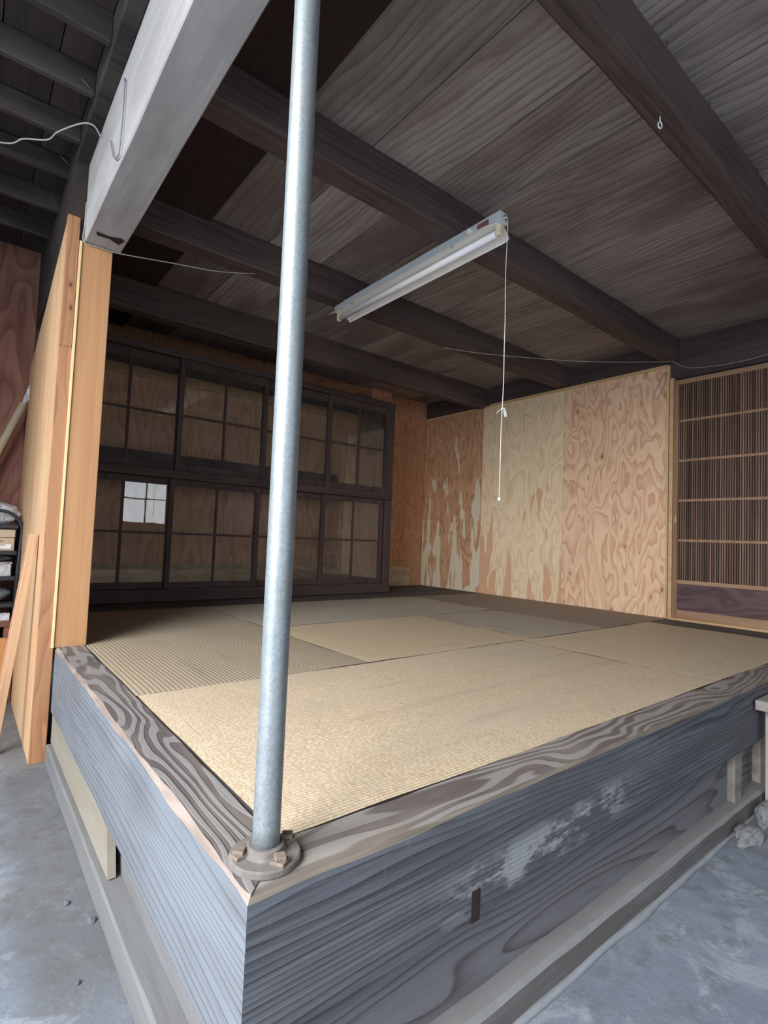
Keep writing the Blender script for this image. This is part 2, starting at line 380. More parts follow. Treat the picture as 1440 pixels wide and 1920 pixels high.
M['bench'] = wood('bench_wood', (.27,.24,.215), (.16,.125,.10), 'X', fig=8, stretch=.1, rings=4, ring_amt=.5, fibre=.4, rough=.7)
M['benchend'] = wood('bench_leg_wood', (.40,.36,.31), (.27,.23,.19), 'Z', fig=8, stretch=.1, rings=4, ring_amt=.5, fibre=.4, rough=.7)
M['block'] = wood('reddish_block_wood', (.33,.14,.085), (.16,.06,.04), 'Z', fig=14, stretch=.6, rings=6, ring_amt=.6, fibre=.4, rough=.8)
M['lean'] = wood('leaning_board_wood', (.62,.42,.26), (.46,.25,.14), 'Z', fig=9, stretch=.06, rings=5, ring_amt=.6, fibre=.4, rough=.65)
M['leanedge'] = wood('leaning_board_edge_wood', (.42,.23,.14), (.30,.14,.08), 'Z', fig=12, stretch=.05, rings=5, ring_amt=.6, fibre=.4, rough=.65)
M['bare'] = plain('bare_wall_board', (.16,.14,.125), .9)

# mats
def mat_rush(name, c1, c2, wear, wear_amt, rib, rib_amt, weave_amt):
    m, nt, b = new_mat(name); n = N(nt); base = n.coord(); off, isl, oir = n.rnd(9.0)
    co = n.vadd(base, off)
    wob = n.math('MULTIPLY', n.math('SUBTRACT', n.noise(co, 3.0, 2.0), .5), .006)
    x, y, z = n.sep(base)
    yy = n.math('ADD', y, wob)
    ribf = n.math('MULTIPLY_ADD', n.math('SINE', n.math('MULTIPLY', yy, 6.283 / rib)), .5, .5)
    row = n.math('FLOOR', n.math('DIVIDE', yy, rib))
    # the rush stems run across the ribs; alternate rows are shifted so that they weave over and under
    vx = n.n('ShaderNodeCombineXYZ'); n.l(n.math('MULTIPLY', x, 1.0), vx.inputs[0]); n.l(n.math('MULTIPLY', y, .12), vx.inputs[1]); n.l(n.math('MULTIPLY', row, .37), vx.inputs[2])
    stem = n.noise(vx.outputs[0], 190, 2.0, .6)
    vy = n.n('ShaderNodeCombineXYZ'); n.l(x, vy.inputs[0]); n.l(n.math('MULTIPLY', y, .05), vy.inputs[1])
    gap = n.ramp(n.noise(n.vadd(vy.outputs[0], off), 120, 2.0, .5), .64, .74)
    k = n.math('ADD', n.math('MULTIPLY', ribf, rib_amt), n.math('MULTIPLY', n.ramp(stem, .3, .7), weave_amt), clamp=True)
    col = n.mix(k, c1, c2)
    col = n.mix(n.math('MULTIPLY', gap, .35), col, tuple(q * .45 for q in c2))
    bl = n.noise(n.vmul(co, (.6, 1.3, 1)), 1.5, 5.0, .62)
    col = n.mix(n.ramp(bl, .42, .70, 0, wear_amt), col, wear)
    st = n.noise(n.vmul(co, (.25, 3.0, 1)), 5, 4.0, .6)
    col = n.mix(n.ramp(st, .55, .75, 0, .35), col, tuple(q * .8 for q in c2))
    n.l(col, b.inputs['Base Color']); b.inputs['Roughness'].default_value = .62; b.inputs['Specular IOR Level'].default_value = .35
    h = n.math('SUBTRACT', n.math('MULTIPLY', stem, .6), n.math('MULTIPLY', ribf, 1.0))
    n.bump(h, .35, .003, b)
    return m
M['rush_fine'] = mat_rush('straw_rush_fine', (.78,.63,.445), (.43,.315,.20), (.53,.43,.32), .8, .0085, .55, .6)
M['rush_rib'] = mat_rush('grey_brown_rush_ribbed', (.47,.385,.27), (.27,.205,.14), (.33,.27,.20), .7, .0155, .65, .3)
M['rush_tan'] = mat_rush('olive_straw_rush', (.62,.485,.32), (.41,.305,.195), (.48,.385,.27), .6, .0115, .5, .35)
M['rush_grey'] = mat_rush('faded_grey_rush', (.47,.40,.315), (.30,.245,.185), (.36,.30,.235), .7, .0115, .45, .35)
M['rush_dark'] = mat_rush('dark_worn_rush', (.30,.24,.185), (.175,.14,.11), (.21,.165,.13), .7, .0115, .45, .35)

M['matside_seam_shade'] = plain('mat_side_painted_shade', (.05,.04,.035), .9)  # mat sides coloured dark to paint the shadow line in the seams
# concrete floor
def concrete():
    m, nt, b = new_mat('concrete_floor'); n = N(nt); co = n.coord()
    a = n.noise(co, 1.8, 6.0, .65); c = n.noise(co, 14, 6.0, .7); d = n.noise(co, 90, 3.0, .6)
    col = n.mix(n.ramp(a, .35, .65), (.155,.178,.215), (.225,.25,.295))
    col = n.mix(n.ramp(c, .45, .66, 0, .75), col, (.135,.14,.147))
    col = n.mix(n.ramp(n.noise(co, 5.5, 7.0, .78, .6), .52, .62, 0, .7), col, (.29,.315,.35))
    x, y, z = n.sep(co)
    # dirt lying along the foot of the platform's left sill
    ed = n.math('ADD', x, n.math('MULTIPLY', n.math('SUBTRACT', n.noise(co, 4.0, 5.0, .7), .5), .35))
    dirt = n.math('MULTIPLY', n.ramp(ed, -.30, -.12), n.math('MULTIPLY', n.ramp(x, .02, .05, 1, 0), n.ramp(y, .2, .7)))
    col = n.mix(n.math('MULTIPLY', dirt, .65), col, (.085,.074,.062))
    col = n.mix(n.ramp(d, .60, .70, 0, .35), col, (.12,.12,.12))
    n.l(col, b.inputs['Base Color']); b.inputs['Roughness'].default_value = .75; b.inputs['Specular IOR Level'].default_value = .3
    n.bump(n.math('ADD', n.math('MULTIPLY', c, .7), n.math('MULTIPLY', d, .4)), .35, .008, b)
    return m
M['concrete'] = concrete()
M['mortar'] = plain('mortar', (.24,.25,.265), .95, var=.2, scale=25, bump=.5, spec=.2)
M['stone'] = plain('field_stone', (.20,.20,.20), .9, var=.25, scale=14, bump=.6, spec=.2, dirt=(.27,.275,.28))

M['pebble'] = plain('pebble_stone', (.10,.105,.115), .8, var=.3, scale=40)
# metals, plastics
def galv():
    m, nt, b = new_mat('galvanised_steel'); n = N(nt); co = n.coord()
    v = n.n('ShaderNodeTexVoronoi'); n.l(n.vmul(co, (1, 1, .6)), v.inputs['Vector']); v.inputs['Scale'].default_value = 420
    s = n.sep(v.outputs['Color'])[0]
    f = n.noise(n.vmul(co, (1, 1, .25)), 40, 4.0, .6)
    k = n.math('MULTIPLY_ADD', s, .38, n.math('MULTIPLY', f, .65))
    col = n.mix(k, (.17,.19,.20), (.37,.40,.405))
    x, y, z = n.sep(co)
    col = n.mix(n.math('MULTIPLY', n.ramp(n.noise(co, 6, 5.0, .7), .45, .7), n.ramp(z, .0, .9, .8, .05)), col, (.13,.145,.155))
    n.l(col, b.inputs['Base Color']); b.inputs['Metallic'].default_value = .5; b.inputs['Roughness'].default_value = .48
    n.bump(k, .12, .001, b)
    return m
M['galv'] = galv()
M['iron'] = plain('rusty_cast_iron', (.165,.145,.13), .85, metal=.2, var=.25, scale=60, dirt=(.24,.215,.19), dirt_amt=.7, bump=.35)
M['bolt'] = plain('rusty_bolt_iron', (.21,.16,.12), .8, metal=.2, var=.3, scale=80, dirt=(.29,.25,.205), dirt_amt=.6, bump=.3)
M['enamel'] = plain('grey_enamel', (.58,.62,.64), .4, var=.05)
M['white'] = plain('white_enamel', (.88,.88,.86), .35, var=.04, dirt=(.62,.60,.54), dirt_amt=.25, scale=9)
M['lamp'] = plain('frosted_lamp_glass', (.93,.94,.95), .25, var=.03, spec=.5)
M['cream'] = plain('cream_plastic', (.78,.68,.50), .45, var=.08)
M['brownlabel'] = plain('brown_label_paper', (.22,.10,.07), .6, var=.25, scale=60)
M['chrome'] = plain('bright_nickel', (.72,.72,.70), .25, metal=.9)
M['dark'] = plain('dark_rubber', (.03,.03,.032), .6)
M['cord'] = plain('white_cord', (.78,.74,.66), .8, var=.1)
M['wire'] = plain('aged_cable_sheath', (.36,.35,.30), .7, var=.15)
M['wireg'] = plain('dusty_cable_sheath', (.22,.225,.225), .7, var=.2)
M['nail'] = plain('dull_nail_steel', (.16,.135,.125), .55, metal=.5)
M['black'] = plain('black_painted_steel', (.028,.03,.034), .45)
M['kraft'] = plain('kraft_card', (.52,.40,.28), .8, var=.06)
M['tubecard'] = plain('grey_kraft_tube', (.47,.40,.29), .8, var=.08)
M['paper'] = plain('white_paper', (.8,.8,.79), .7, var=.04)
M['ink'] = plain('dark_ink', (.05,.04,.04), .7)
M['red'] = plain('red_plastic', (.55,.085,.06), .5)
M['bluegrey'] = plain('blue_grey_plastic', (.22,.25,.30), .5)
M['orange'] = plain('orange_wood', (.55,.25,.09), .6)
M['redbrown'] = wood('redbrown_table_wood', (.26,.11,.075), (.15,.06,.04), 'X', rings=4, rough=.6)
def film(name, col, op, rough=.18):
    m = bpy.data.materials.new(name); m.use_nodes = True; nt = m.node_tree; n = N(nt)
    b = nt.nodes['Principled BSDF']; co = n.coord()
    b.inputs['Base Color'].default_value = (*col, 1); b.inputs['Roughness'].default_value = rough; b.inputs['Specular IOR Level'].default_value = .8
    n.l(n.ramp(n.noise(co, 22, 4.0, .6, 1.0), .35, .65, max(0, op - .25), min(1, op + .25)), b.inputs['Alpha'])
    n.bump(n.noise(co, 26, 4.0, .6, .8), .9, .02, b)
    return m
M['film'] = film('clear_plastic_film', (.82,.84,.88), .5)
M['filmdark'] = film('dark_plastic_film', (.20,.225,.26), .8)
M['clearbox'] = film('cloudy_clear_plastic', (.72,.72,.74), .45, .3)
M['glass'] = glass_mat('old_window_glass', haze=.05)
def emis(name, col, s):
    m, nt, b = new_mat(name); b.inputs['Base Color'].default_value = (0, 0, 0, 1)
    b.inputs['Emission Color'].default_value = (*col, 1); b.inputs['Emission Strength'].default_value = s
    return m
M['daypane'] = emis('frosted_pane_lit_by_day', (.86,.93,1.0), 6.0)

# ================================================================== SETTING
def struct(name, bm, mat, label, cat, parent=None):
    o = mk(name, bm, mat, parent)
    if parent is None: tag(o, label, cat, kind='structure')
    return o

# concrete floor, gridded
bm = bmesh.new(); box(bm, -7.0, 3.95, -6.0, 5.0, -.56, -.46)
o = mk('floor', bm, M['concrete'], loc=(0, 0, 0)); tag(o, 'grey weathered concrete floor around the raised platform', 'floor', kind='structure')

# right wall structure behind plywood and doors
bm = bmesh.new()
box(bm, 3.83, 3.93, -4.3, 3.9, -.46, 2.3)
struct('wall_right', bm, M['bare'], 'wall behind the plywood sheets and the lattice door', 'wall')
# back wall of plywood behind cabinet
bm = BX(-.052, 3.828, 3.76, 3.86, -.46, 2.3)
struct('wall_back', bm, M['ply_back'], 'orange brown plywood back wall behind the glass cabinet', 'wall')
bm = BX(2.90, 3.62, 3.752, 3.762, 0.0, .205)
struct('baseboard_back', bm, M['ply_patch'], 'pale plywood strip along the foot of the back wall', 'baseboard')
# rear walls of the barn behind the camera, with the openings the daylight uses
bm = bmesh.new()
box(bm, -1.30, -1.20, -4.3, -3.5, -.46, 2.3); box(bm, -1.30, -1.20, 1.75, 3.2, -.46, 2.3); box(bm, -1.30, -1.20, -3.5, 1.75, 2.12, 2.3)
struct('wall_left', bm, M['bare'], 'bare board wall beside the wide yard opening', 'wall')
bm = bmesh.new()
box(bm, -1.30, -1.0, -4.3, -4.2, -.46, 2.3); box(bm, 1.6, 2.10, -4.3, -4.2, -.46, 2.3); box(bm, 3.02, 3.83, -4.3, -4.2, -.46, 2.3)
box(bm, -1.0, 1.6, -4.3, -4.2, 1.75, 2.3); box(bm, 2.10, 3.02, -4.3, -4.2, -.46, .62); box(bm, 2.10, 3.02, -4.3, -4.2, 1.60, 2.3)
struct('wall_front', bm, M['bare'], 'bare board wall with an entrance and a window', 'wall')
w = empty('window_1', (2.56, -4.25, .62)); tag(w, 'four pane frosted window in the front wall', 'window', kind='structure')
bm = bmesh.new()
for a in ((2.10,2.14),(2.545,2.575),(2.98,3.02)): box(bm, a[0], a[1], -4.28, -4.22, .62, 1.60)
for a in ((.62,.66),(1.11,1.135),(1.56,1.60)): box(bm, 2.14, 2.98, -4.27, -4.23, a[0], a[1])
mk('window_frame', bm, M['cab'], w)
mk('frosted_pane', BX(2.14, 2.98, -4.255, -4.245, .66, 1.56), M['daypane'], w)

# storage corner wall behind the rack and the partition's outer boards
bm = BX(-1.30, -.053, 3.2, 3.26, -.46, 2.3)
struct('wall_storage', bm, M['ply_loft'], 'dark reddish plywood wall behind the storage rack', 'wall')

# plank ceiling over the platform (planks run to the back wall)
bm = bmesh.new(); x = .535; edges = [.535, .868, 1.202, 1.522, 1.85, 2.17, 2.50, 2.83, 3.16, 3.49, 3.80]
for a, b_ in zip(edges, edges[1:]):
    z = 2.09 + random.uniform(-.003, .003)
    box(bm, a + .003, b_ - .003, -.62, 3.75, z, z + .012, bev=.001)
    # laps: a thin dark gap board above each joint
box(bm, .10, 3.8, -.62, 3.75, 2.106, 2.112)
struct('ceiling', bm, M['ceil'], 'dark weathered plank ceiling above the raised platform', 'ceiling')
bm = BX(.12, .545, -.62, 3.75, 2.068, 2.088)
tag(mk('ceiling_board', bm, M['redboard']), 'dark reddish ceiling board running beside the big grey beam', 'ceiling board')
bm = bmesh.new(); box(bm, -1.20, 3.8, -4.2, -.63, 2.12, 2.3); box(bm, .15, 3.8, -.63, 3.75, 2.13, 2.3); box(bm, -1.20, .0, -.63, 3.26, 2.23, 2.3)
struct('roof', bm, M['loft'], 'boarded ceiling over the earth floored passage', 'ceiling')
# boards of the low ceiling over the storage corner
bm = bmesh.new(); xs = -1.20
k = 0
while xs < -.06:
    wd = random.uniform(.10, .17); box(bm, xs, min(xs + wd - .004, -.052), -.62, 3.2, 2.20, 2.215); xs += wd; k += 1
struct('ceiling_storage', bm, M['loft'], 'dark boards of the low ceiling over the storage corner', 'ceiling')

for i, (y, s) in enumerate(((.36, 1), (.66, 2), (.95, 3), (1.24, 4), (1.52, 5), (1.82, 6), (2.12, 7), (2.45, 8), (2.78, 9))):
    bm = timber('X', -1.20, -.052, y - .032, y, 2.10, 2.197, n=30, ch=(.004,)*4, wob=(.006,.006,0,0), warp=.006, seed=s + 3, freq=3)
    pos = ['', '', '', 'topmost in the picture', 'second from the top', 'third from the top', 'fourth from the top', 'fifth from the top', 'lowest and farthest'][i]
    if i < 3: continue
    tag(mk('ceiling_joist', bm, M['joist']), 'rough thin joist under the storage ceiling, ' + pos + ' at left', 'joist', 'joists of the storage ceiling')

# dark ceiling beams
beams = [(.028, .125, 1.925, (.006,.006,.002,.002), (.016,.012,0,0), 'dark ceiling beam with a screw hook, nearest the camera'),
         (.985, 1.105, 1.928, (.006,.006,.002,.002), (.008,.006,0,0), 'dark ceiling beam carrying the near end of the lamp'),
         (1.915, 2.035, 1.920, (.006,.006,.002,.002), (.008,.006,0,0), 'dark ceiling beam above the far end of the lamp'),
         (2.865, 2.965, 1.885, (.006,.006,.002,.002), (.005,.005,0,0), 'deep dark ceiling beam closest to the glass cabinet')]
for i, (y0, y1, zb, ch, wb_, lab) in enumerate(beams):
    bm = timber('X', .14, 3.795, y0, y1, zb, 2.089, n=60, ch=ch, wob=wb_, warp=.005, seed=20 + i, freq=2.5)
    tag(mk('ceiling_beam', bm, M['beam']), lab, 'beam', 'dark ceiling beams')

# wall girder on the right
bm = timber('Y', -4.2, 3.75, 3.797, 3.829, 1.795, 2.089, n=60, ch=(.003,)*4, warp=.002, seed=31)
tag(mk('wall_girder', bm, M['girder']), 'purple brown girder along the right wall above plywood and door', 'beam')

# big grey beam over the platform's left edge
bm = timber('Y', -.62, 1.875, .0, .141, 1.725, 2.25, n=50, ch=(.003,.003,.002,.002), wob=(.004,.002,0,0), warp=.003, seed=41, freq=2)
bb = mk('cross_beam', bm, M['bigbeam']); tag(bb, 'big light grey square beam running overhead at left, on the light wood post', 'beam')
bm = bmesh.new()
vs = [bm.verts.new(p) for p in ((.022,1.74,1.7215),(.030,1.765,1.7215),(.075,1.76,1.7215),(.115,1.785,1.7215),(.128,1.74,1.7215),(.115,1.725,1.7215),(.072,1.745,1.7215))]
f = bm.faces.new(vs); r = bmesh.ops.extrude_face_region(bm, geom=[f]); bmesh.ops.translate(bm, verts=[v for v in r['geom'] if isinstance(v, bmesh.types.BMVert)], vec=(0, 0, .003))
sp = mk('bark_patch', bm, M['redboard'], bb); sp['label'] = 'reddish torn patch under the beam end'
bm = BX(-.05, -.001, -.62, 3.2, 2.07, 2.198, bev=.003)
tag(mk('ledger_board', bm, M['joist']), 'dark ledger board along the outer side of the big grey beam', 'board')

bm = BX(-.052, .10, 1.88, 3.755, 1.728, 2.228)
struct('wall_upper', bm, M['loft'], 'dark boards above the light wood partition', 'wall')

# ================================================================== PARTITION at the platform's left end
p = empty('partition_wall', (.02, 2.5, -.46)); tag(p, 'light wood partition wall at the back left end of the platform', 'partition wall')
# outer sheathing with a sloping top edge
bm = bmesh.new(); prof = [(1.885,-.46),(3.19,-.46),(3.19,1.45),(2.36,1.665),(1.885,1.80)]
a = [bm.verts.new((-.067, y, z)) for y, z in prof]; b_ = [bm.verts.new((-.055, y, z)) for y, z in prof]
bm.faces.new(a[::-1]); bm.faces.new(b_)
for i in range(5): bm.faces.new((a[i], a[(i+1) % 5], b_[(i+1) % 5], b_[i]))
mk('outer_sheathing', bm, M['sheath'], p)
s_ = mk('stud', BX(-.0665, -.020, 1.870, 1.91, 1.2585, 1.825, bev=.002), M['stud'], p)
s_ = mk('stud', BX(-.0665, -.0085, 1.870, 1.91, -.46, 1.258, bev=.002), M['stud'], p)
mk('batten', BX(-.0185, -.0085, 1.8625, 1.8698, .0, 1.724, bev=.001), M['yellow'], p)
mk('post', BX(-.0082, .110, 1.868, 1.985, 0.0, 1.724, bev=.002), M['post'], p)
mk('inner_sheathing', BX(.085, .102, 1.986, 3.74, 0, 1.727), M['ply_back'], p)

# ================================================================== RAISED PLATFORM
pl = empty('raised_platform', (1.9, 1.9, -.46)); tag(pl, 'raised timber platform with worn edge beams, open to the room', 'platform')
mi_front = [0, 0, 0, 2, 1, 2, 0, 0]   # sides: bottom, c(u1v0), u1, c(u1v1), top, c(u0v1), u0(front), c(u0v0)
bm = timber('X', 0, 3.79, 0.0, .112, -.215, 0.0, n=150, ch=(.004,.002,.003,.004), wob=(.004,0,.002,.008), warp=.0035, seed=3, mi=mi_front, mitre=lambda u: max(0, u), freq=5, flat=(0,))
fb = mk('front_beam', bm, [M['front'], M['top'], M['edge']], pl); fb['label'] = 'dark weathered front edge beam'
mi_left = [0, 0, 0, 2, 1, 2, 0, 0]
bm = timber('Y', 0, 1.868, 0.0, .105, -.262, 0.0, n=120, ch=(.003,.002,.003,.004), wob=(.004,0,.002,.016), warp=.003, seed=9, mi=mi_left, mitre=lambda u: max(0, u), freq=6)
lb = mk('side_beam', bm, [M['left'], M['topY'], M['edgeY']], pl); lb['label'] = 'pale bluish grey side edge beam'
# notch in the front beam: a flat plate, the hole's shade painted dark
mk('mortise', BX(.460, .484, -.0008, .004, -.219, -.160), M['redboard'], pl)['label'] = 'mortise in the front beam, its inner shade painted as a dark plate'
# boards and sills below
mk('lower_board', BX(.035, 1.88, .036, .052, -.40, -.21), M['frontlow'], pl)
mk('lower_board', BX(1.95, 3.79, .040, .056, -.40, -.21), M['frontlow'], pl)
mk('stud', BX(1.875, 1.945, .012, .05, -.392, -.213, bev=.002), M['bench'], pl)
mk('stud', BX(2.15, 2.22, .012, .05, -.392, -.213, bev=.002), M['bench'], pl)
bm = timber('X', -.012, 3.79, -.012, .10, -.462, -.388, n=90, ch=(.003,.002,.002,.007), wob=(.004,0,0,.008), warp=.003, seed=13, mi=[0,0,0,0,1,1,0,0], mitre=lambda u: max(-.012, u))
mk('front_sill', bm, [M['sill'], M['silltop']], pl)
bm = timber('Y', -.012, 1.862, -.012, .10, -.462, -.388, n=60, ch=(.003,.002,.002,.004), wob=(.003,0,0,.004), warp=.0015, seed=14, mitre=lambda u: max(-.012, u))
mk('side_sill', bm, M['leftsill'], pl)
mk('side_board', BX(.040, .055, .057, 1.866, -.386, -.255), M['leftsill'], pl)
# loose plank on the sill: slanting cut end
bm = bmesh.new(); prof = [(.80,-.384),(1.875,-.384),(1.875,-.262),(.86,-.262),(.835,-.275)]
a = [bm.verts.new((.006, y, z)) for y, z in prof]; b_ = [bm.verts.new((.026, y, z)) for y, z in prof]
bm.faces.new(a[::-1]); bm.faces.new(b_)
for i in range(5): bm.faces.new((a[i], a[(i+1) % 5], b_[(i+1) % 5], b_[i]))
tag(mk('loose_plank', bm, M['beige']), 'loose beige plank standing on the left sill under the side beam', 'plank')
# deck
mk('deck', BX(.106, 3.79, .113, 3.75, -.16, -.032), M['floorboardX'], pl)
bm = bmesh.new()
for y0, y1 in ((2.862, 3.02), (3.024, 3.18), (3.184, 3.45), (3.454, 3.745)): box(bm, .106, 3.79, y0, y1, -.03, -.004, bev=.002)
mk('rear_boards', bm, M['floorboardX'], pl)
bm = bmesh.new()
for x0, x1 in ((3.448, 3.56), (3.564, 3.70), (3.704, 3.79)): box(bm, x0, x1, .114, 1.035, -.03, -.004 if x0 > 3.5 else -.003, bev=.002)
mk('edge_boards', bm, M['floorboard'], pl)

# mortar fillet and footing stones by the sill
bm = bmesh.new(); rings = []
for i in range(81):
    xx = .2 + 3.5 * i / 80; w_ = .014 + .012 * fn(xx, 3, 5); h_ = .011 + .007 * fn(xx, 8, 6)
    rings.append([bm.verts.new((xx, -.008, -.462)), bm.verts.new((xx, -.010, -.46 + h_)), bm.verts.new((xx, -.012 - w_ * .5, -.46 + h_ * .7)), bm.verts.new((xx, -.012 - w_, -.462))])
for a, b_ in zip(rings, rings[1:]):
    for k in range(3): bm.faces.new((a[k], a[k+1], b_[k+1], b_[k])).smooth = True
    bm.faces.new((a[3], a[0], b_[0], b_[3]))
bm.faces.new(rings[0]); bm.faces.new(rings[-1][::-1])
mk('mortar_fillet', bm, M['mortar'], pl)
PEBBLES = [(-.066, .885, .007, 'pale small pebble on the concrete by the left sill'), (-.028, .782, .009, 'dark pebble touching the foot of the left sill'), (-.085, .60, .005, 'smallest dark pebble, lying nearest the camera left of the sill')]
def stone(name, c, r, seed, label):
    bm = bmesh.new(); bmesh.ops.create_icosphere(bm, subdivisions=3, radius=1)
    for v in bm.verts:
        d = 1 + .35 * mnoise.noise(v.co * 1.1 + Vector((seed, 0, 0))) + .16 * mnoise.noise(v.co * 3.3 + Vector((0, seed, 0)))
        v.co = Vector((c[0] + v.co.x * d * r[0], c[1] + v.co.y * d * r[1], c[2] + v.co.z * d * r[2]))
    for v in bm.verts: v.co.z = max(v.co.z, -.4605)
    return tag(mk(name, bm, M['stone' if name != 'pebble' else 'pebble']), label, 'stone')
stone('footing_stone', (1.79, -.055, -.445), (.08, .034, .028), 2, 'rough pale footing stone at the foot of the front sill, left of its neighbour')
stone('footing_stone', (1.985, -.055, -.435), (.075, .036, .04), 5, 'rough footing stone beside the bench leg at the right')
for x_, y_, r_, lab in PEBBLES:
    stone('pebble', (x_, y_, -.457), (r_, r_ * 1.2, r_ * .7), x_ * 90, lab)

# ---------------------------------------------------------------- tatami mats
def mat(name, x0, x1, y0, y1, along, m, label, seed):
    lx, ly = (x1 - x0, y1 - y0) if along == 'X' else (y1 - y0, x1 - x0)
    bm = bmesh.new(); nx, ny = max(8, int(lx / .03)), max(8, int(ly / .03)); grid = {}
    for i in range(nx + 1):
        for j in range(ny + 1):
            u, v = lx * i / nx - lx / 2, ly * j / ny - ly / 2
            e = min(i, nx - i, j, ny - j)
            wob = .0025 * mnoise.noise(Vector((u * 2.2, v * 4, seed))) + .0012 * mnoise.noise(Vector((u * 6, v * 9, seed + 3)))
            ex = .003 * mnoise.noise(Vector((u * 5, v * 5, seed + 9))) if e == 0 else 0
            z = .031 + wob - (.0015 if e == 0 else 0)
            grid[i, j] = bm.verts.new((u + (ex if i in (0, nx) else 0), v + (ex if j in (0, ny) else 0), z))
    for i in range(nx):
        for j in range(ny):
            bm.faces.new((grid[i,j], grid[i+1,j], grid[i+1,j+1], grid[i,j+1])).smooth = True
    loop = [grid[i,0] for i in range(nx + 1)] + [grid[nx,j] for j in range(1, ny + 1)] + [grid[i,ny] for i in range(nx - 1, -1, -1)] + [grid[0,j] for j in range(ny - 1, 0, -1)]
    loop = [bm.verts.new(v.co) for v in loop]; low = [bm.verts.new((v.co.x, v.co.y, 0)) for v in loop]
    for k in range(len(loop)):
        q = (k + 1) % len(loop); bm.faces.new((loop[q], loop[k], low[k], low[q])).material_index = 1
    bm.faces.new(low[::-1])
    rot = None if along == 'X' else (0, 0, math.pi / 2)
    o = mk(name, bm, [m, M['matside_seam_shade']], loc=((x0 + x1) / 2, (y0 + y1) / 2, -.031), rot=rot, recalc=False)
    return tag(o, label, 'tatami mat', 'tatami mats on the platform')
mat('tatami_mat', .109, 1.996, .1128, 1.026, 'X', M['rush_fine'], 'large straw yellow mat lying behind the steel pipe along the front beam', 1.3)
mat('tatami_mat', 2.0, 3.444, .1128, 1.030, 'X', M['rush_fine'], 'straw mat at front right, beside the lattice door', 4.1)
mat('tatami_mat', .108, .980, 1.030, 2.855, 'Y', M['rush_rib'], 'grey brown ribbed mat beside the left wooden post', 7.7)
mat('tatami_mat', .985, 2.105, 1.032, 1.935, 'X', M['rush_tan'], 'olive straw mat in the middle of the platform', 2.9)
mat('tatami_mat', 2.11, 2.868, 1.036, 1.935, 'Y', M['rush_grey'], 'faded grey half mat right of the olive middle mat', 5.5)
mat('tatami_mat', .985, 2.868, 1.940, 2.855, 'X', M['rush_grey'], 'faded mat in the back row in front of the glass cabinet', 8.8)
mat('tatami_mat', 2.872, 3.786, 1.040, 2.855, 'Y', M['rush_dark'], 'dark worn mat along the plywood wall at the right', 6.1)

# ---------------------------------------------------------------- steel pipe
pc = (.061, .073)
pp = empty('steel_pipe', (pc[0], pc[1], 0)); tag(pp, 'galvanised steel pipe standing on a bolted flange at the platform corner', 'pipe')
bm = bmesh.new(); tube(bm, [(pc[0], pc[1], .012 + 1.712 * i / 40) for i in range(41)], .0212, 40)
mk('pipe_shaft', bm, M['galv'], pp)
bm = bmesh.new(); lathe(bm, [(.0525,0),(.0545,.002),(.0545,.010),(.052,.0125),(.034,.0135),(.030,.017),(.0285,.024),(.026,.0255),(.0215,.0255)], (pc[0], pc[1], 0), 48)
fl = mk('base_flange', bm, M['iron'], pp, smooth=False)
for i, (ang, h) in enumerate(((168, 10), (275, 35), (60, -20), (8, 20))):
    a = math.radians(ang); cx, cy = pc[0] + 0.0405 * math.cos(a), pc[1] + 0.0405 * math.sin(a)
    bm = bmesh.new()
    box(bm, -.011, .011, -.011, .011, .0, .006, bev=.0012)
    bmesh.ops.rotate(bm, verts=bm.verts[:], cent=(0,0,0), matrix=Matrix.Rotation(math.radians(h), 3, 'Z'))
    n0 = len(bm.verts)
    bm2 = bmesh.new(); box(bm2, -.0085, .0085, -.0085, .0085, .0055, .0125, bev=.0016)
    bmesh.ops.rotate(bm2, verts=bm2.verts[:], cent=(0,0,0), matrix=Matrix.Rotation(math.radians(h + 38), 3, 'Z'))
    me_ = bpy.data.meshes.new('t'); bm2.to_mesh(me_); bm2.free(); bm.from_mesh(me_); bpy.data.meshes.remove(me_)
    bmesh.ops.translate(bm, verts=bm.verts[:], vec=(cx, cy, .0125))
    mk('bolt', bm, M['bolt'], pp)

# ================================================================== PLYWOOD WALL
sheets = [(2.885, 3.752, 1.90, 'ply_a', 'orange brown plywood sheet with pale streaks in the back right corner'),
          (1.952, 2.883, 1.905, 'ply_b', 'pale yellow plywood sheet with orange flames near its foot'),
          (1.072, 1.950, 1.905, 'ply_c', 'pinkish knotty plywood sheet next to the lattice door')]
for y0, y1, zt, mk_, lab in sheets:
    tag(mk('plywood_sheet', BX(3.788, 3.8, y0, y1, -.002, zt, bev=.0008), M[mk_]), lab, 'plywood sheet', 'plywood sheets on the right wall')
tag(mk('plywood_trim', BX(3.778, 3.797, 1.072, 2.80, 1.890, 1.914, bev=.0015), M['trim']), 'thin light wood strip along the top of the plywood sheets', 'trim')
tag(mk('plywood_trim', BX(3.780, 3.797, 2.805, 3.752, 1.884, 1.902, bev=.0015), M['trim']), 'thin light wood strip over the orange brown corner plywood sheet', 'trim')
tag(mk('corner_trim', BX(3.770, 3.800, 1.056, 1.070, 0, 1.905, bev=.0015), M['trimZ']), 'narrow upright light trim between plywood and lattice door', 'trim')
tag(mk('door_jamb', BX(3.772, 3.815, 1.024, 1.050, 0, 1.80, bev=.002), M['trim']), 'pale upright door jamb left of the lattice door', 'jamb')

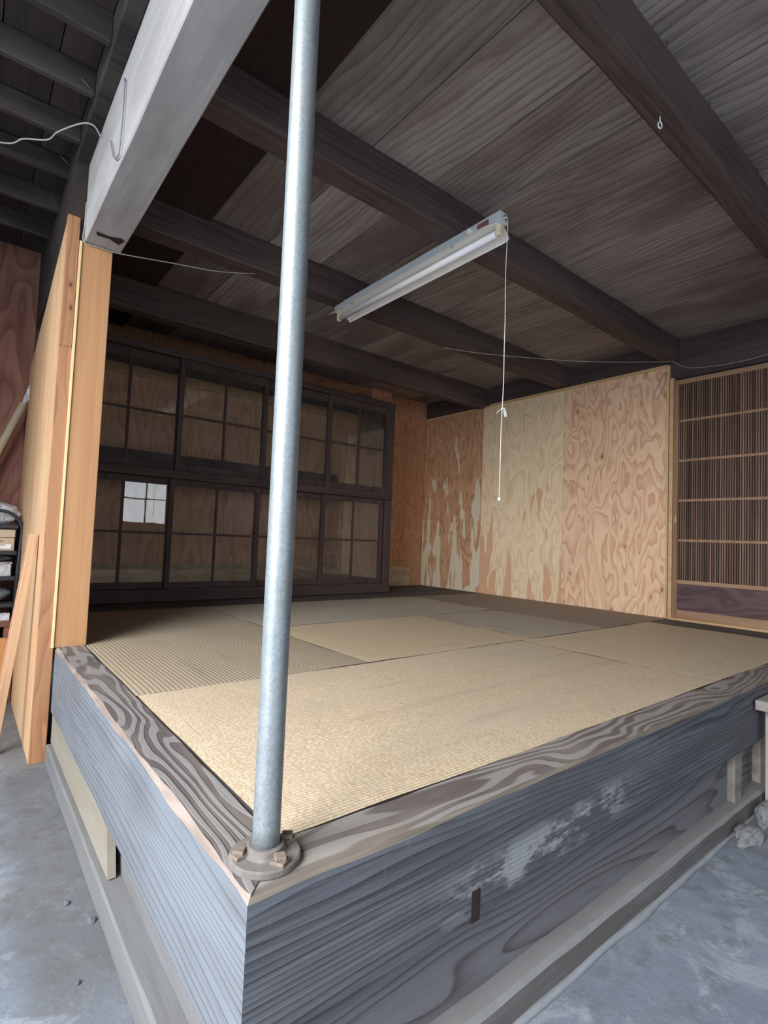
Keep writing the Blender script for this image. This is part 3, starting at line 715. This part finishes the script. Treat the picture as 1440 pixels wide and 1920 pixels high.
# ---------------------------------------------------------------- lattice door
dr = empty('lattice_door', (3.79, .55, 0)); tag(dr, 'brown sliding lattice door with fine upright slats at the right', 'door')
d0, d1 = .08, 1.021
bm = bmesh.new(); box(bm, 3.778, 3.806, d1 - .032, d1, .012, 1.775, bev=.002); box(bm, 3.778, 3.806, d0, d0 + .04, .012, 1.775, bev=.002)
mk('stile', BX(3.778, 3.806, d1 - .032, d1, .012, 1.775, bev=.002), M['door'], dr); bm.free()
mk('stile', BX(3.778, 3.806, d0, d0 + .04, .012, 1.775, bev=.002), M['door'], dr)
mk('top_rail', BX(3.779, 3.805, d0 + .04, d1 - .032, 1.742, 1.775, bev=.002), M['doorY'], dr)
mk('middle_rail', BX(3.779, 3.805, d0 + .04, d1 - .032, .262, .290, bev=.002), M['doorY'], dr)
mk('bottom_rail', BX(3.779, 3.805, d0 + .04, d1 - .032, .012, .072, bev=.002), M['doorY'], dr)
mk('kick_panel', BX(3.789, 3.797, d0 + .04, d1 - .032, .072, .262), M['kick'], dr)
bm = bmesh.new(); yv = d1 - .032 - .008
while yv > d0 + .045:
    box(bm, 3.780, 3.792, yv - .0042, yv + .0042, .29, 1.742); yv -= .0152
mk('lattice', bm, M['slat'], dr)
bm = bmesh.new()
for zc in (1.465, 1.168, .872, .578):
    yv = d1 - .032 - .0156; k = 0
    box(bm, 3.7855, 3.7925, d0 + .04, d1 - .032, zc - .010, zc + .010)
    while yv > d0 + .045:                      # the strips weave in front between the slats
        box(bm, 3.7785, 3.7855, yv - .0065, yv + .0065, zc - .009, zc + .009, bev=.001); yv -= .0152
mk('cross_strips', bm, M['doorY'], dr)
mk('backing_panel', BX(3.797, 3.803, d0 + .03, d1 - .03, .285, 1.75), M['doorback'], dr)
mk('finger_pull', BX(3.7765, 3.7785, d1 - .022, d1 - .014, .71, .76, bev=.0004), M['trimZ'], dr)
tag(mk('door_sill', BX(3.758, 3.828, -.1, 1.05, -.004, .012, bev=.002), M['trim']), 'light wood sliding track under the lattice door', 'door sill')
tag(mk('wall_right_panel', BX(3.806, 3.826, -4.1, .075, -.46, 1.79), M['kick']), 'dark wooden wall panel beyond the lattice door', 'wall', kind='structure')

# ================================================================== GLASS CABINET
CX0, CX1, CY0, CY1, CH = .118, 2.868, 3.2, 3.745, 1.812
cb = empty('glass_cabinet', ((CX0 + CX1) / 2, 3.47, 0)); tag(cb, 'large dark wooden cabinet with two tiers of glazed sliding doors', 'cabinet')
for x0, x1 in ((CX0, CX0 + .05), (CX1 - .078, CX1)):
    mk('stile', BX(x0, x1, CY0, CY0 + .07, .09 if False else 0, CH - .045, bev=.004), M['cab'], cb)
mk('top_rail', BX(CX0, CX1, CY0 - .004, CY0 + .07, CH - .052, CH, bev=.004), M['cabX'], cb)
mk('middle_rail', BX(CX0 + .01, CX1 - .03, CY0 - .022, CY0 + .07, .876, .935, bev=.004), M['cabX'], cb)
mk('bottom_rail', BX(CX0, CX1, CY0 - .006, CY0 + .07, 0, .088, bev=.004), M['cabX'], cb)
mk('top_board', BX(CX0, CX1, CY0 + .07, CY1, CH - .03, CH - .012), M['cabX'], cb)
mk('shelf', BX(CX0 + .02, CX1 - .03, CY0 + .07, CY1 - .02, .90, .92), M['cabX'], cb)
mk('base_board', BX(CX0 + .02, CX1 - .03, CY0 + .07, CY1 - .02, .05, .07), M['cabin'], cb)
mk('side_panel', BX(CX1 - .035, CX1 - .012, CY0 + .07, CY1, 0, CH - .03), M['cabin'], cb)
mk('side_panel', BX(CX0, CX0 + .02, CY0 + .07, CY1, 0, CH - .03), M['cabin'], cb)
mk('back_panel', BX(CX0 + .02, CX1 - .035, CY1 - .014, CY1 - .004, 0.07, CH - .03), M['cabback'], cb)
mk('back_strip', BX(CX0 + .02, CX1 - .036, CY1 - .022, CY1 - .0145, .072, .235), M['ply_patch'], cb)
mk('back_batten', BX(CX0 + .02, CX1 - .036, CY1 - .04, CY1 - .0145, 1.70, 1.775), M['trim'], cb)
mk('back_batten', BX(CX0 + .02, CX1 - .30, CY1 - .04, CY1 - .0145, 1.03, 1.12), M['cabX'], cb)
doors = [(.160, .870), (.838, 1.540), (1.508, 2.165), (2.122, 2.798)]
def glazed(x0, x1, z0, z1, yf, parent, mx, mz, st, rb, rt):
    bm = bmesh.new(); y1 = yf + .024
    box(bm, x0, x0 + st, yf, y1, z0, z1, bev=.002); box(bm, x1 - st, x1, yf, y1, z0, z1, bev=.002)
    box(bm, x0 + st, x1 - st, yf + .001, y1 - .001, z0, z0 + rb, bev=.002); box(bm, x0 + st, x1 - st, yf + .001, y1 - .001, z1 - rt, z1, bev=.002)
    d = mk('sliding_door', bm, M['cab'], parent)
    bm = bmesh.new(); box(bm, mx - .009, mx + .009, yf + .003, y1 - .004, z0 + rb, z1 - rt, bev=.002)
    box(bm, x0 + st, x1 - st, yf + .004, y1 - .005, mz - .0085, mz + .0085, bev=.002)
    mk('muntins', bm, M['cab'], d)
    mk('glass_pane', BX(x0 + st - .004, x1 - st + .004, yf + .012, yf + .015, z0 + rb - .004, z1 - rt + .004), M['glass'], d)
    return d
for i, (x0, x1) in enumerate(doors):
    yf = CY0 + (.008 if i in (1, 3) else .036)
    mx = (x0 + x1) / 2 + (.0 if i else -.002)
    glazed(x0, x1, .936, 1.758, yf, cb, mx, 1.343, .036, .052, .062)
    glazed(x0 - .028 if i else x0, x1 - .026, .089, .875, yf, cb, mx - .028 if i else mx, .483, .034, .045, .045)
# wooden block on top
tag(mk('wooden_block', BX(2.60, 2.85, 3.235, 3.62, 1.812, 1.925, bev=.004), M['block']), 'rough reddish wooden block lying on top of the glass cabinet', 'wood block')

# ================================================================== FLUORESCENT LAMP
LX = 1.398
lp = empty('fluorescent_lamp', (LX, 1.36, 1.84)); tag(lp, 'white batten fluorescent lamp fixed under two ceiling beams', 'lamp')
mk('housing', BX(LX - .026, LX + .026, .738, 2.015, 1.880, 1.926, bev=.002), M['enamel'], lp)
bm = bmesh.new(); pr = [(-.080,1.846),(-.076,1.852),(-.034,1.876),(.034,1.876),(.076,1.852),(.080,1.846)]
ys = [(.765,.55),(.755,.80),(.762,.93),(.785,1),(1.97,1),(1.99,.93),(1.996,.8)]
ys = [(.757,.70),(.762,.86),(.775,.96),(.80,1),(1.985,1),(1.998,.97)]
top = [[bm.verts.new((LX + x * s, y, z + (1 - s) * .02)) for x, z in pr] for y, s in ys]
bot = [[bm.verts.new((LX + x * s, y, z - .0015 + (1 - s) * .02)) for x, z in pr] for y, s in ys]
for A_, flip in ((top, False), (bot, True)):
    for p_, q_ in zip(A_, A_[1:]):
        for k in range(5):
            f = (p_[k], p_[k+1], q_[k+1], q_[k]); bm.faces.new(f[::-1] if flip else f)
for k in range(5):
    bm.faces.new((top[0][k], bot[0][k], bot[0][k+1], top[0][k+1])); bm.faces.new((top[-1][k], top[-1][k+1], bot[-1][k+1], bot[-1][k]))
for i in range(len(ys) - 1):
    bm.faces.new((top[i][0], top[i+1][0], bot[i+1][0], bot[i][0])); bm.faces.new((top[i][5], bot[i][5], bot[i+1][5], top[i+1][5]))
mk('reflector', bm, M['white'], lp)
bm = bmesh.new(); tube(bm, [(LX, .775, 1.846), (LX, 1.985, 1.846)], .0145, 20); mk('lamp_tube', bm, M['lamp'], lp)
for yy, s in ((.762, 1), (1.998, -1)):
    bm = bmesh.new(); box(bm, LX - .013, LX + .013, yy - .011, yy + .011, 1.832, 1.882, bev=.004)
    so = mk('lamp_socket', bm, M['cream'], lp)
bm = bmesh.new(); lathe(bm, [(.009,-.016),(.0125,-.014),(.0125,0)], (LX - .026, .905, 1.900), 20, axis='X'); mk('starter', bm, M['white'], lp)
mk('rating_label', BX(LX - .0268, LX - .0258, .80, .865, 1.889, 1.915), M['brownlabel'], lp)['label'] = 'brown rating label'
bm = bmesh.new(); lathe(bm, [(.013,0),(.013,-.003),(.008,-.004),(.007,-.012),(.005,-.013)], (LX + .008, .738, 1.905), 20, axis='Y')
sw = mk('pull_switch', bm, M['chrome'], lp)
for yy in (1.0, 1.80):
    bm = bmesh.new(); lathe(bm, [(.006,0),(.006,-.006),(.003,-.008)], (LX - .045, yy, 1.868), 12); mk('reflector_screw', bm, M['chrome'], lp)
bm = bmesh.new(); cpts = [(LX + .010, .726, 1.900)]
for i in range(1, 31):
    t = i / 30; cpts.append((LX + .010 - .004 * t + .0012 * math.sin(t * 23), .724 + .0025 * math.sin(t * 9), 1.900 - 1.207 * t))
tube(bm, cpts, .0016, 8)
kx, ky, kz = LX + .007, .724, 1.068                      # knot with its two tails
bmesh.ops.create_icosphere(bm, subdivisions=2, radius=.0045, matrix=Matrix.Translation((kx, ky, kz)))
tube(bm, [(kx, ky, kz), (kx - .010, ky + .008, kz - .008), (kx - .019, ky + .014, kz - .021)], .0014, 6)
tube(bm, [(kx, ky, kz), (kx + .006, ky - .004, kz + .004), (kx + .014, ky - .009, kz - .012), (kx + .015, ky - .011, kz - .032), (kx + .010, ky - .008, kz - .034), (kx + .006, ky - .004, kz - .004)], .0022, 6)
co_ = mk('pull_cord', bm, M['cord'], lp)
bm = bmesh.new(); lathe(bm, [(.003,.0),(.0055,.002),(.0065,.009),(.005,.014),(.002,.016)], (cpts[-1][0], cpts[-1][1], .679), 14); mk('cord_knob', bm, M['white'], co_)

# ================================================================== WIRES, HOOK, NAILS
def spline(pts, k=8):
    P = [Vector(p) for p in pts]; out = []
    for i in range(len(P) - 1):
        p0, p1, p2, p3 = P[max(i-1, 0)], P[i], P[i+1], P[min(i+2, len(P)-1)]
        for j in range(k):
            t = j / k
            out.append(.5 * ((2*p1) + (p2-p0)*t + (2*p0-5*p1+4*p2-p3)*t*t + (-p0+3*p1-3*p2+p3)*t**3))
    out.append(P[-1]); return out
def wire(name, pts, r, m, label):
    bm = bmesh.new(); tube(bm, spline(pts), r, 7); return tag(mk(name, bm, m), label, 'wire')
wire('electric_wire', [(-.004,1.868,1.90),(-.004,1.866,1.80),(-.003,1.863,1.722),(.06,1.862,1.720),(.14,1.862,1.724),(.38,1.866,1.768),(.56,1.87,1.80),(.72,1.89,1.852),(.80,1.92,1.89)], .0026, M['wire'], 'pale wire sagging from the light wood post to a dark beam')
wire('electric_wire', [(2.33,2.03,1.918),(2.55,1.86,1.890),(2.82,1.65,1.872),(3.1,1.45,1.868),(3.4,1.25,1.885),(3.745,1.055,1.925),(3.765,1.03,1.930)], .0024, M['wire'], 'pale wire sagging across to the girder above the plywood')
wire('electric_wire', [(3.765,1.03,1.930),(3.782,.985,1.890),(3.785,.90,1.852),(3.785,.72,1.828),(3.785,.50,1.828),(3.785,.20,1.868)], .0024, M['wire'], 'pale wire drooping over the top of the lattice door')
wire('electric_wire', [(3.775,1.066,1.90),(3.772,1.076,1.83),(3.772,1.10,1.74),(3.772,1.15,1.655),(3.772,1.165,1.70),(3.772,1.12,1.80),(3.772,1.085,1.86)], .0020, M['wireg'], 'thin wire loop hanging at the top corner of the pinkish plywood')
wire('electric_wire', [(-.004,1.23,2.02),(-.006,1.20,1.98),(-.007,1.19,1.86),(-.008,1.20,1.76),(-.008,1.225,1.742),(-.009,1.29,1.775),(-.008,1.37,1.88)], .0026, M['wireg'], 'grey wire loop hanging on the side of the big grey beam')
wire('electric_wire', [(-.60,2.00,2.03),(-.31,1.93,2.045),(-.24,1.85,2.05),(-.165,1.79,2.05),(-.138,1.72,2.055),(-.075,1.62,2.062),(-.035,1.59,2.058),(-.004,1.60,2.03)], .0030, M['wire'], 'wavy wire running under the storage ceiling to the big grey beam')
bm = bmesh.new(); c = Vector((1.368, .076, 1.925))
pts = [c, c + Vector((0, 0, -.018))]
for i in range(15):
    a = math.radians(90 - i * 22); pts.append(c + Vector((.0085 * math.cos(a) * .9, -.0085 * math.cos(a) * .3, -.030 + .0115 * math.sin(a))))
tube(bm, pts, .0022, 8)
tag(mk('screw_hook', bm, M['paper']), 'small white screw hook under the nearest dark ceiling beam', 'hook')
nails = [(1.282,.022,.05),(1.625,.022,.05),(2.128,.020,.06),(1.006,.980,.045),(1.305,.979,.05),(2.21,.979,.05),(2.544,.979,.055),(2.814,.979,.05),(3.391,.979,.05),(2.42,1.908,.045),(2.75,1.908,.045),(3.02,1.908,.04),(3.28,1.908,.04)]
for x_, y_, L in nails:
    bm = bmesh.new(); tube(bm, [(x_, y_, 2.089), (x_ - .018, y_ - .012, 2.089 - L)], .0014, 6)
    tag(mk('nail', bm, M['nail']), 'bent nail point sticking out where a ceiling plank meets a beam', 'nail', 'nail points along the ceiling beams')
for y_, z_ in ((1.48, 2.10), (2.0, 2.10), (2.36, 2.09)):
    bm = bmesh.new(); tube(bm, [(-.05, y_, z_), (-.10, y_ - .01, z_ + .03)], .0016, 6)
    tag(mk('nail', bm, M['nail']), 'nail sticking out of the ledger board under the storage ceiling', 'nail', 'nails in the ledger board')

# ================================================================== BENCH at the right
bn = empty('wooden_bench', (2.5, -.06, -.46)); tag(bn, 'low grey wooden bench standing against the platform front at the right', 'bench')
mk('bench_top', BX(2.015, 3.0, -.075, -.008, -.080, -.043, bev=.003), M['bench'], bn)
mk('bench_leg', BX(2.075, 2.12, -.072, -.024, -.46, -.080, bev=.002), M['benchend'], bn)
mk('bench_leg', BX(2.90, 2.945, -.072, -.024, -.46, -.080, bev=.002), M['benchend'], bn)

# ================================================================== STORAGE CORNER
RY0, RY1, RX0, RX1 = 2.86, 3.05, -.62, -.082
rk = empty('storage_rack', (-.35, 3.0, .0)); tag(rk, 'black metal rack with an arched top in the storage corner', 'rack')
for yy in (RY0, RY1):
    bm = bmesh.new()
    arch = [(RX1, yy, -.02), (RX1 + .005, yy, .25), (RX1 + .012, yy, .47)]
    for i in range(1, 9):
        a = math.radians(i * 90 / 8); arch.append((RX1 + .012 - .11 * (1 - math.cos(a)), yy, .47 + .105 * math.sin(a)))
    arch += [(RX0 + .1, yy, .575)]
    for i in range(1, 9):
        a = math.radians(90 - i * 90 / 8); arch.append((RX0 + .1 - .1 * math.cos(a), yy, .47 + .105 * math.sin(a)))
    arch += [(RX0, yy, -.02)]
    tube(bm, arch, .0095, 10); mk('arched_frame', bm, M['black'], rk)
for zt in (.500, .355, .215, .068):
    mk('rack_shelf', BX(RX0 + .01, RX1 - .004, RY0 + .005, RY1 - .005, zt - .022, zt, bev=.003), M['black'], rk)
# what lies on it
def crumple(c, r, seed, amp=.28, sub=4):
    bm = bmesh.new(); bmesh.ops.create_icosphere(bm, subdivisions=sub, radius=1)
    for v in bm.verts:
        d = 1 + amp * mnoise.noise(v.co * 1.7 + Vector((seed, seed, 0))) + amp * .6 * abs(mnoise.noise(v.co * 4.2 + Vector((0, seed, 3))))
        v.co = Vector((c[0] + v.co.x * d * r[0], c[1] + v.co.y * d * r[1], max(c[2] + v.co.z * d * r[2], c[2] - r[2] * .8)))
    for f in bm.faces: f.smooth = True
    return bm
def bagz(o, z):   # let the bag sit on the shelf
    o.location.z = z + G
bagz(tag(mk('plastic_bag', crumple((-.24, 2.955, .57), (.15, .07, .075), 1), M['film']), 'clear crumpled plastic bag on top of the black rack', 'bag'), .5005)
bx = empty('shoe_box', (-.26, 3.0, .356)); tag(bx, 'brown cardboard box with a white sticker on the black rack', 'box')
mk('box_base', BX(-.44, -.100, 2.88, 3.03, .356, .425, bev=.002), M['kraft'], bx)
mk('box_lid', BX(-.443, -.098, 2.877, 3.033, .428, .472, bev=.003), M['kraft'], bx)
s1 = mk('sticker', BX(-.140, -.113, 2.8755, 2.8795, .366, .392), M['paper'], bx); s1['label'] = 'white sticker'
mk('sticker', BX(-.22, -.140, 2.8765, 2.8795, .368, .382), M['paper'], bx)
bm = bmesh.new(); tube(bm, spline([(-.185, 2.8785, .408),(-.178, 2.8785, .414),(-.172, 2.8785, .405),(-.165, 2.8785, .411),(-.158, 2.8785, .405),(-.152, 2.8785, .411)]), .0014, 5); mk('script_mark', bm, M['ink'], bx)
bagz(tag(mk('plastic_bag', crumple((-.24, 2.955, .315), (.12, .065, .020), 4), M['filmdark']), 'dark bluish plastic bag under the cardboard box', 'bag'), .2955)
sb = empty('storage_box', (-.25, 3.0, .216)); tag(sb, 'shallow clear plastic box holding red and white things', 'box')
bm = bmesh.new()
box(bm, -.40, -.107, 2.88, 3.03, .216, .219); box(bm, -.40, -.397, 2.88, 3.03, .219, .282); box(bm, -.110, -.107, 2.88, 3.03, .219, .282); box(bm, -.397, -.110, 2.88, 2.883, .219, .282); box(bm, -.397, -.110, 3.027, 3.03, .219, .282)
mk('box_tray', bm, M['clearbox'], sb)
mk('box_lid', BX(-.405, -.102, 2.875, 3.035, .283, .292, bev=.002), M['clearbox'], sb)
tag(mk('red_packet', BX(-.37, -.118, 2.886, 3.02, .2465, .270, bev=.004), M['red']), 'flat red packet inside the clear plastic box', 'packet')
tag(mk('white_packet', BX(-.37, -.116, 2.886, 3.02, .2195, .246, bev=.004), M['paper']), 'flat white packet under the red one in the clear box', 'packet')
bagz(tag(mk('plastic_bag', crumple((-.23, 2.955, .125), (.11, .065, .050), 7), M['filmdark']), 'grey tied plastic bag on the lowest shelf of the rack', 'bag'), .0685)
# low table under the rack
tb = empty('low_table', (-.5, 2.98, -.46)); tag(tb, 'low red brown wooden table under the black rack', 'table')
mk('table_top', BX(-.95, -.072, 2.80, 3.06, -.050, -.021, bev=.003), M['redbrown'], tb)
for x_ in (-.94, -.122):
    for y_ in (2.81, 3.005): mk('table_leg', BX(x_, x_ + .05, y_, y_ + .05, -.46, -.050), M['redbrown'], tb)
tag(mk('white_package', BX(-.40, -.10, 2.83, 2.855, -.0205, .020, bev=.003), M['film']), 'white plastic wrapped package lying at the foot of the rack', 'package')
tag(mk('plastic_crate', BX(-.70, -.135, 2.86, 3.0, -.46, -.058, bev=.01), M['bluegrey']), 'blue grey plastic crate under the low table', 'crate')
tag(mk('orange_board', BX(-.45, -.108, 2.765, 2.797, -.46, -.104, bev=.003), M['orange']), 'orange wood board on edge in front of the blue grey crate', 'board')

# leaning batten, leaning dark panel, cardboard tube
def lean(name, p0, p1, w, t, mats, label, cat, roll=0.0):
    p0, p1 = Vector(p0), Vector(p1); L = (p1 - p0).length; d = (p1 - p0).normalized()
    bm = bmesh.new(); box(bm, -w / 2, w / 2, -t / 2, t / 2, 0, L, bev=.0015)
    q = Vector((0, 0, 1)).rotation_difference(d)
    e = (q.to_matrix() @ Matrix.Rotation(roll, 3, 'Z')).to_euler()
    if len(mats) > 1:
        for f in bm.faces:
            f.material_index = 1 if abs(f.normal.x) > .7 else 0
    bm.normal_update()
    for f in bm.faces: f.material_index = 1 if (len(mats) > 1 and abs(f.normal.x) > .7) else 0
    return tag(mk(name, bm, mats, loc=p0, rot=e), label, cat)
lean('leaning_board', (-.183, 2.045, -.459), (-.088, 2.06, .462), .036, .022, [M['lean'], M['leanedge']], 'light wooden batten leaning against the partition wall', 'board', roll=math.radians(16))
lean('thin_board', (-.667, 3.150, -.459), (-.100, 3.170, 1.285), .045, .010, [M['ply_loft']], 'dark thin board leaning behind the cardboard tube', 'board')
tb0, tb1 = Vector((-.674, 3.098, -.445)), Vector((-.092, 3.112, 1.222))
bm = bmesh.new(); ax = (tb1 - tb0).normalized()
tube(bm, [tb0, tb0.lerp(tb1, .5), tb1], .021, 24)
ct = mk('cardboard_tube', bm, M['tubecard']); tag(ct, 'long cardboard tube with plastic film sticking out of its top', 'tube')
bm = bmesh.new()
side = ax.cross(Vector((0, 1, 0))).normalized()
prev = None
for i in range(9):
    t = i / 8; cpt = tb1 + ax * (.13 * t - .01); w_ = .010 + .012 * t
    ring = [bm.verts.new(cpt + side * w_ * math.cos(k * math.pi / 4) + Vector((0, 1, 0)) * (.006 + .005 * math.sin(5 * t + k)) * math.sin(k * math.pi / 4)) for k in range(8)]
    if prev:
        for k in range(8): bm.faces.new((prev[k], prev[(k+1) % 8], ring[(k+1) % 8], ring[k]))
    prev = ring
mk('plastic_film', bm, M['film'], ct, smooth=True)
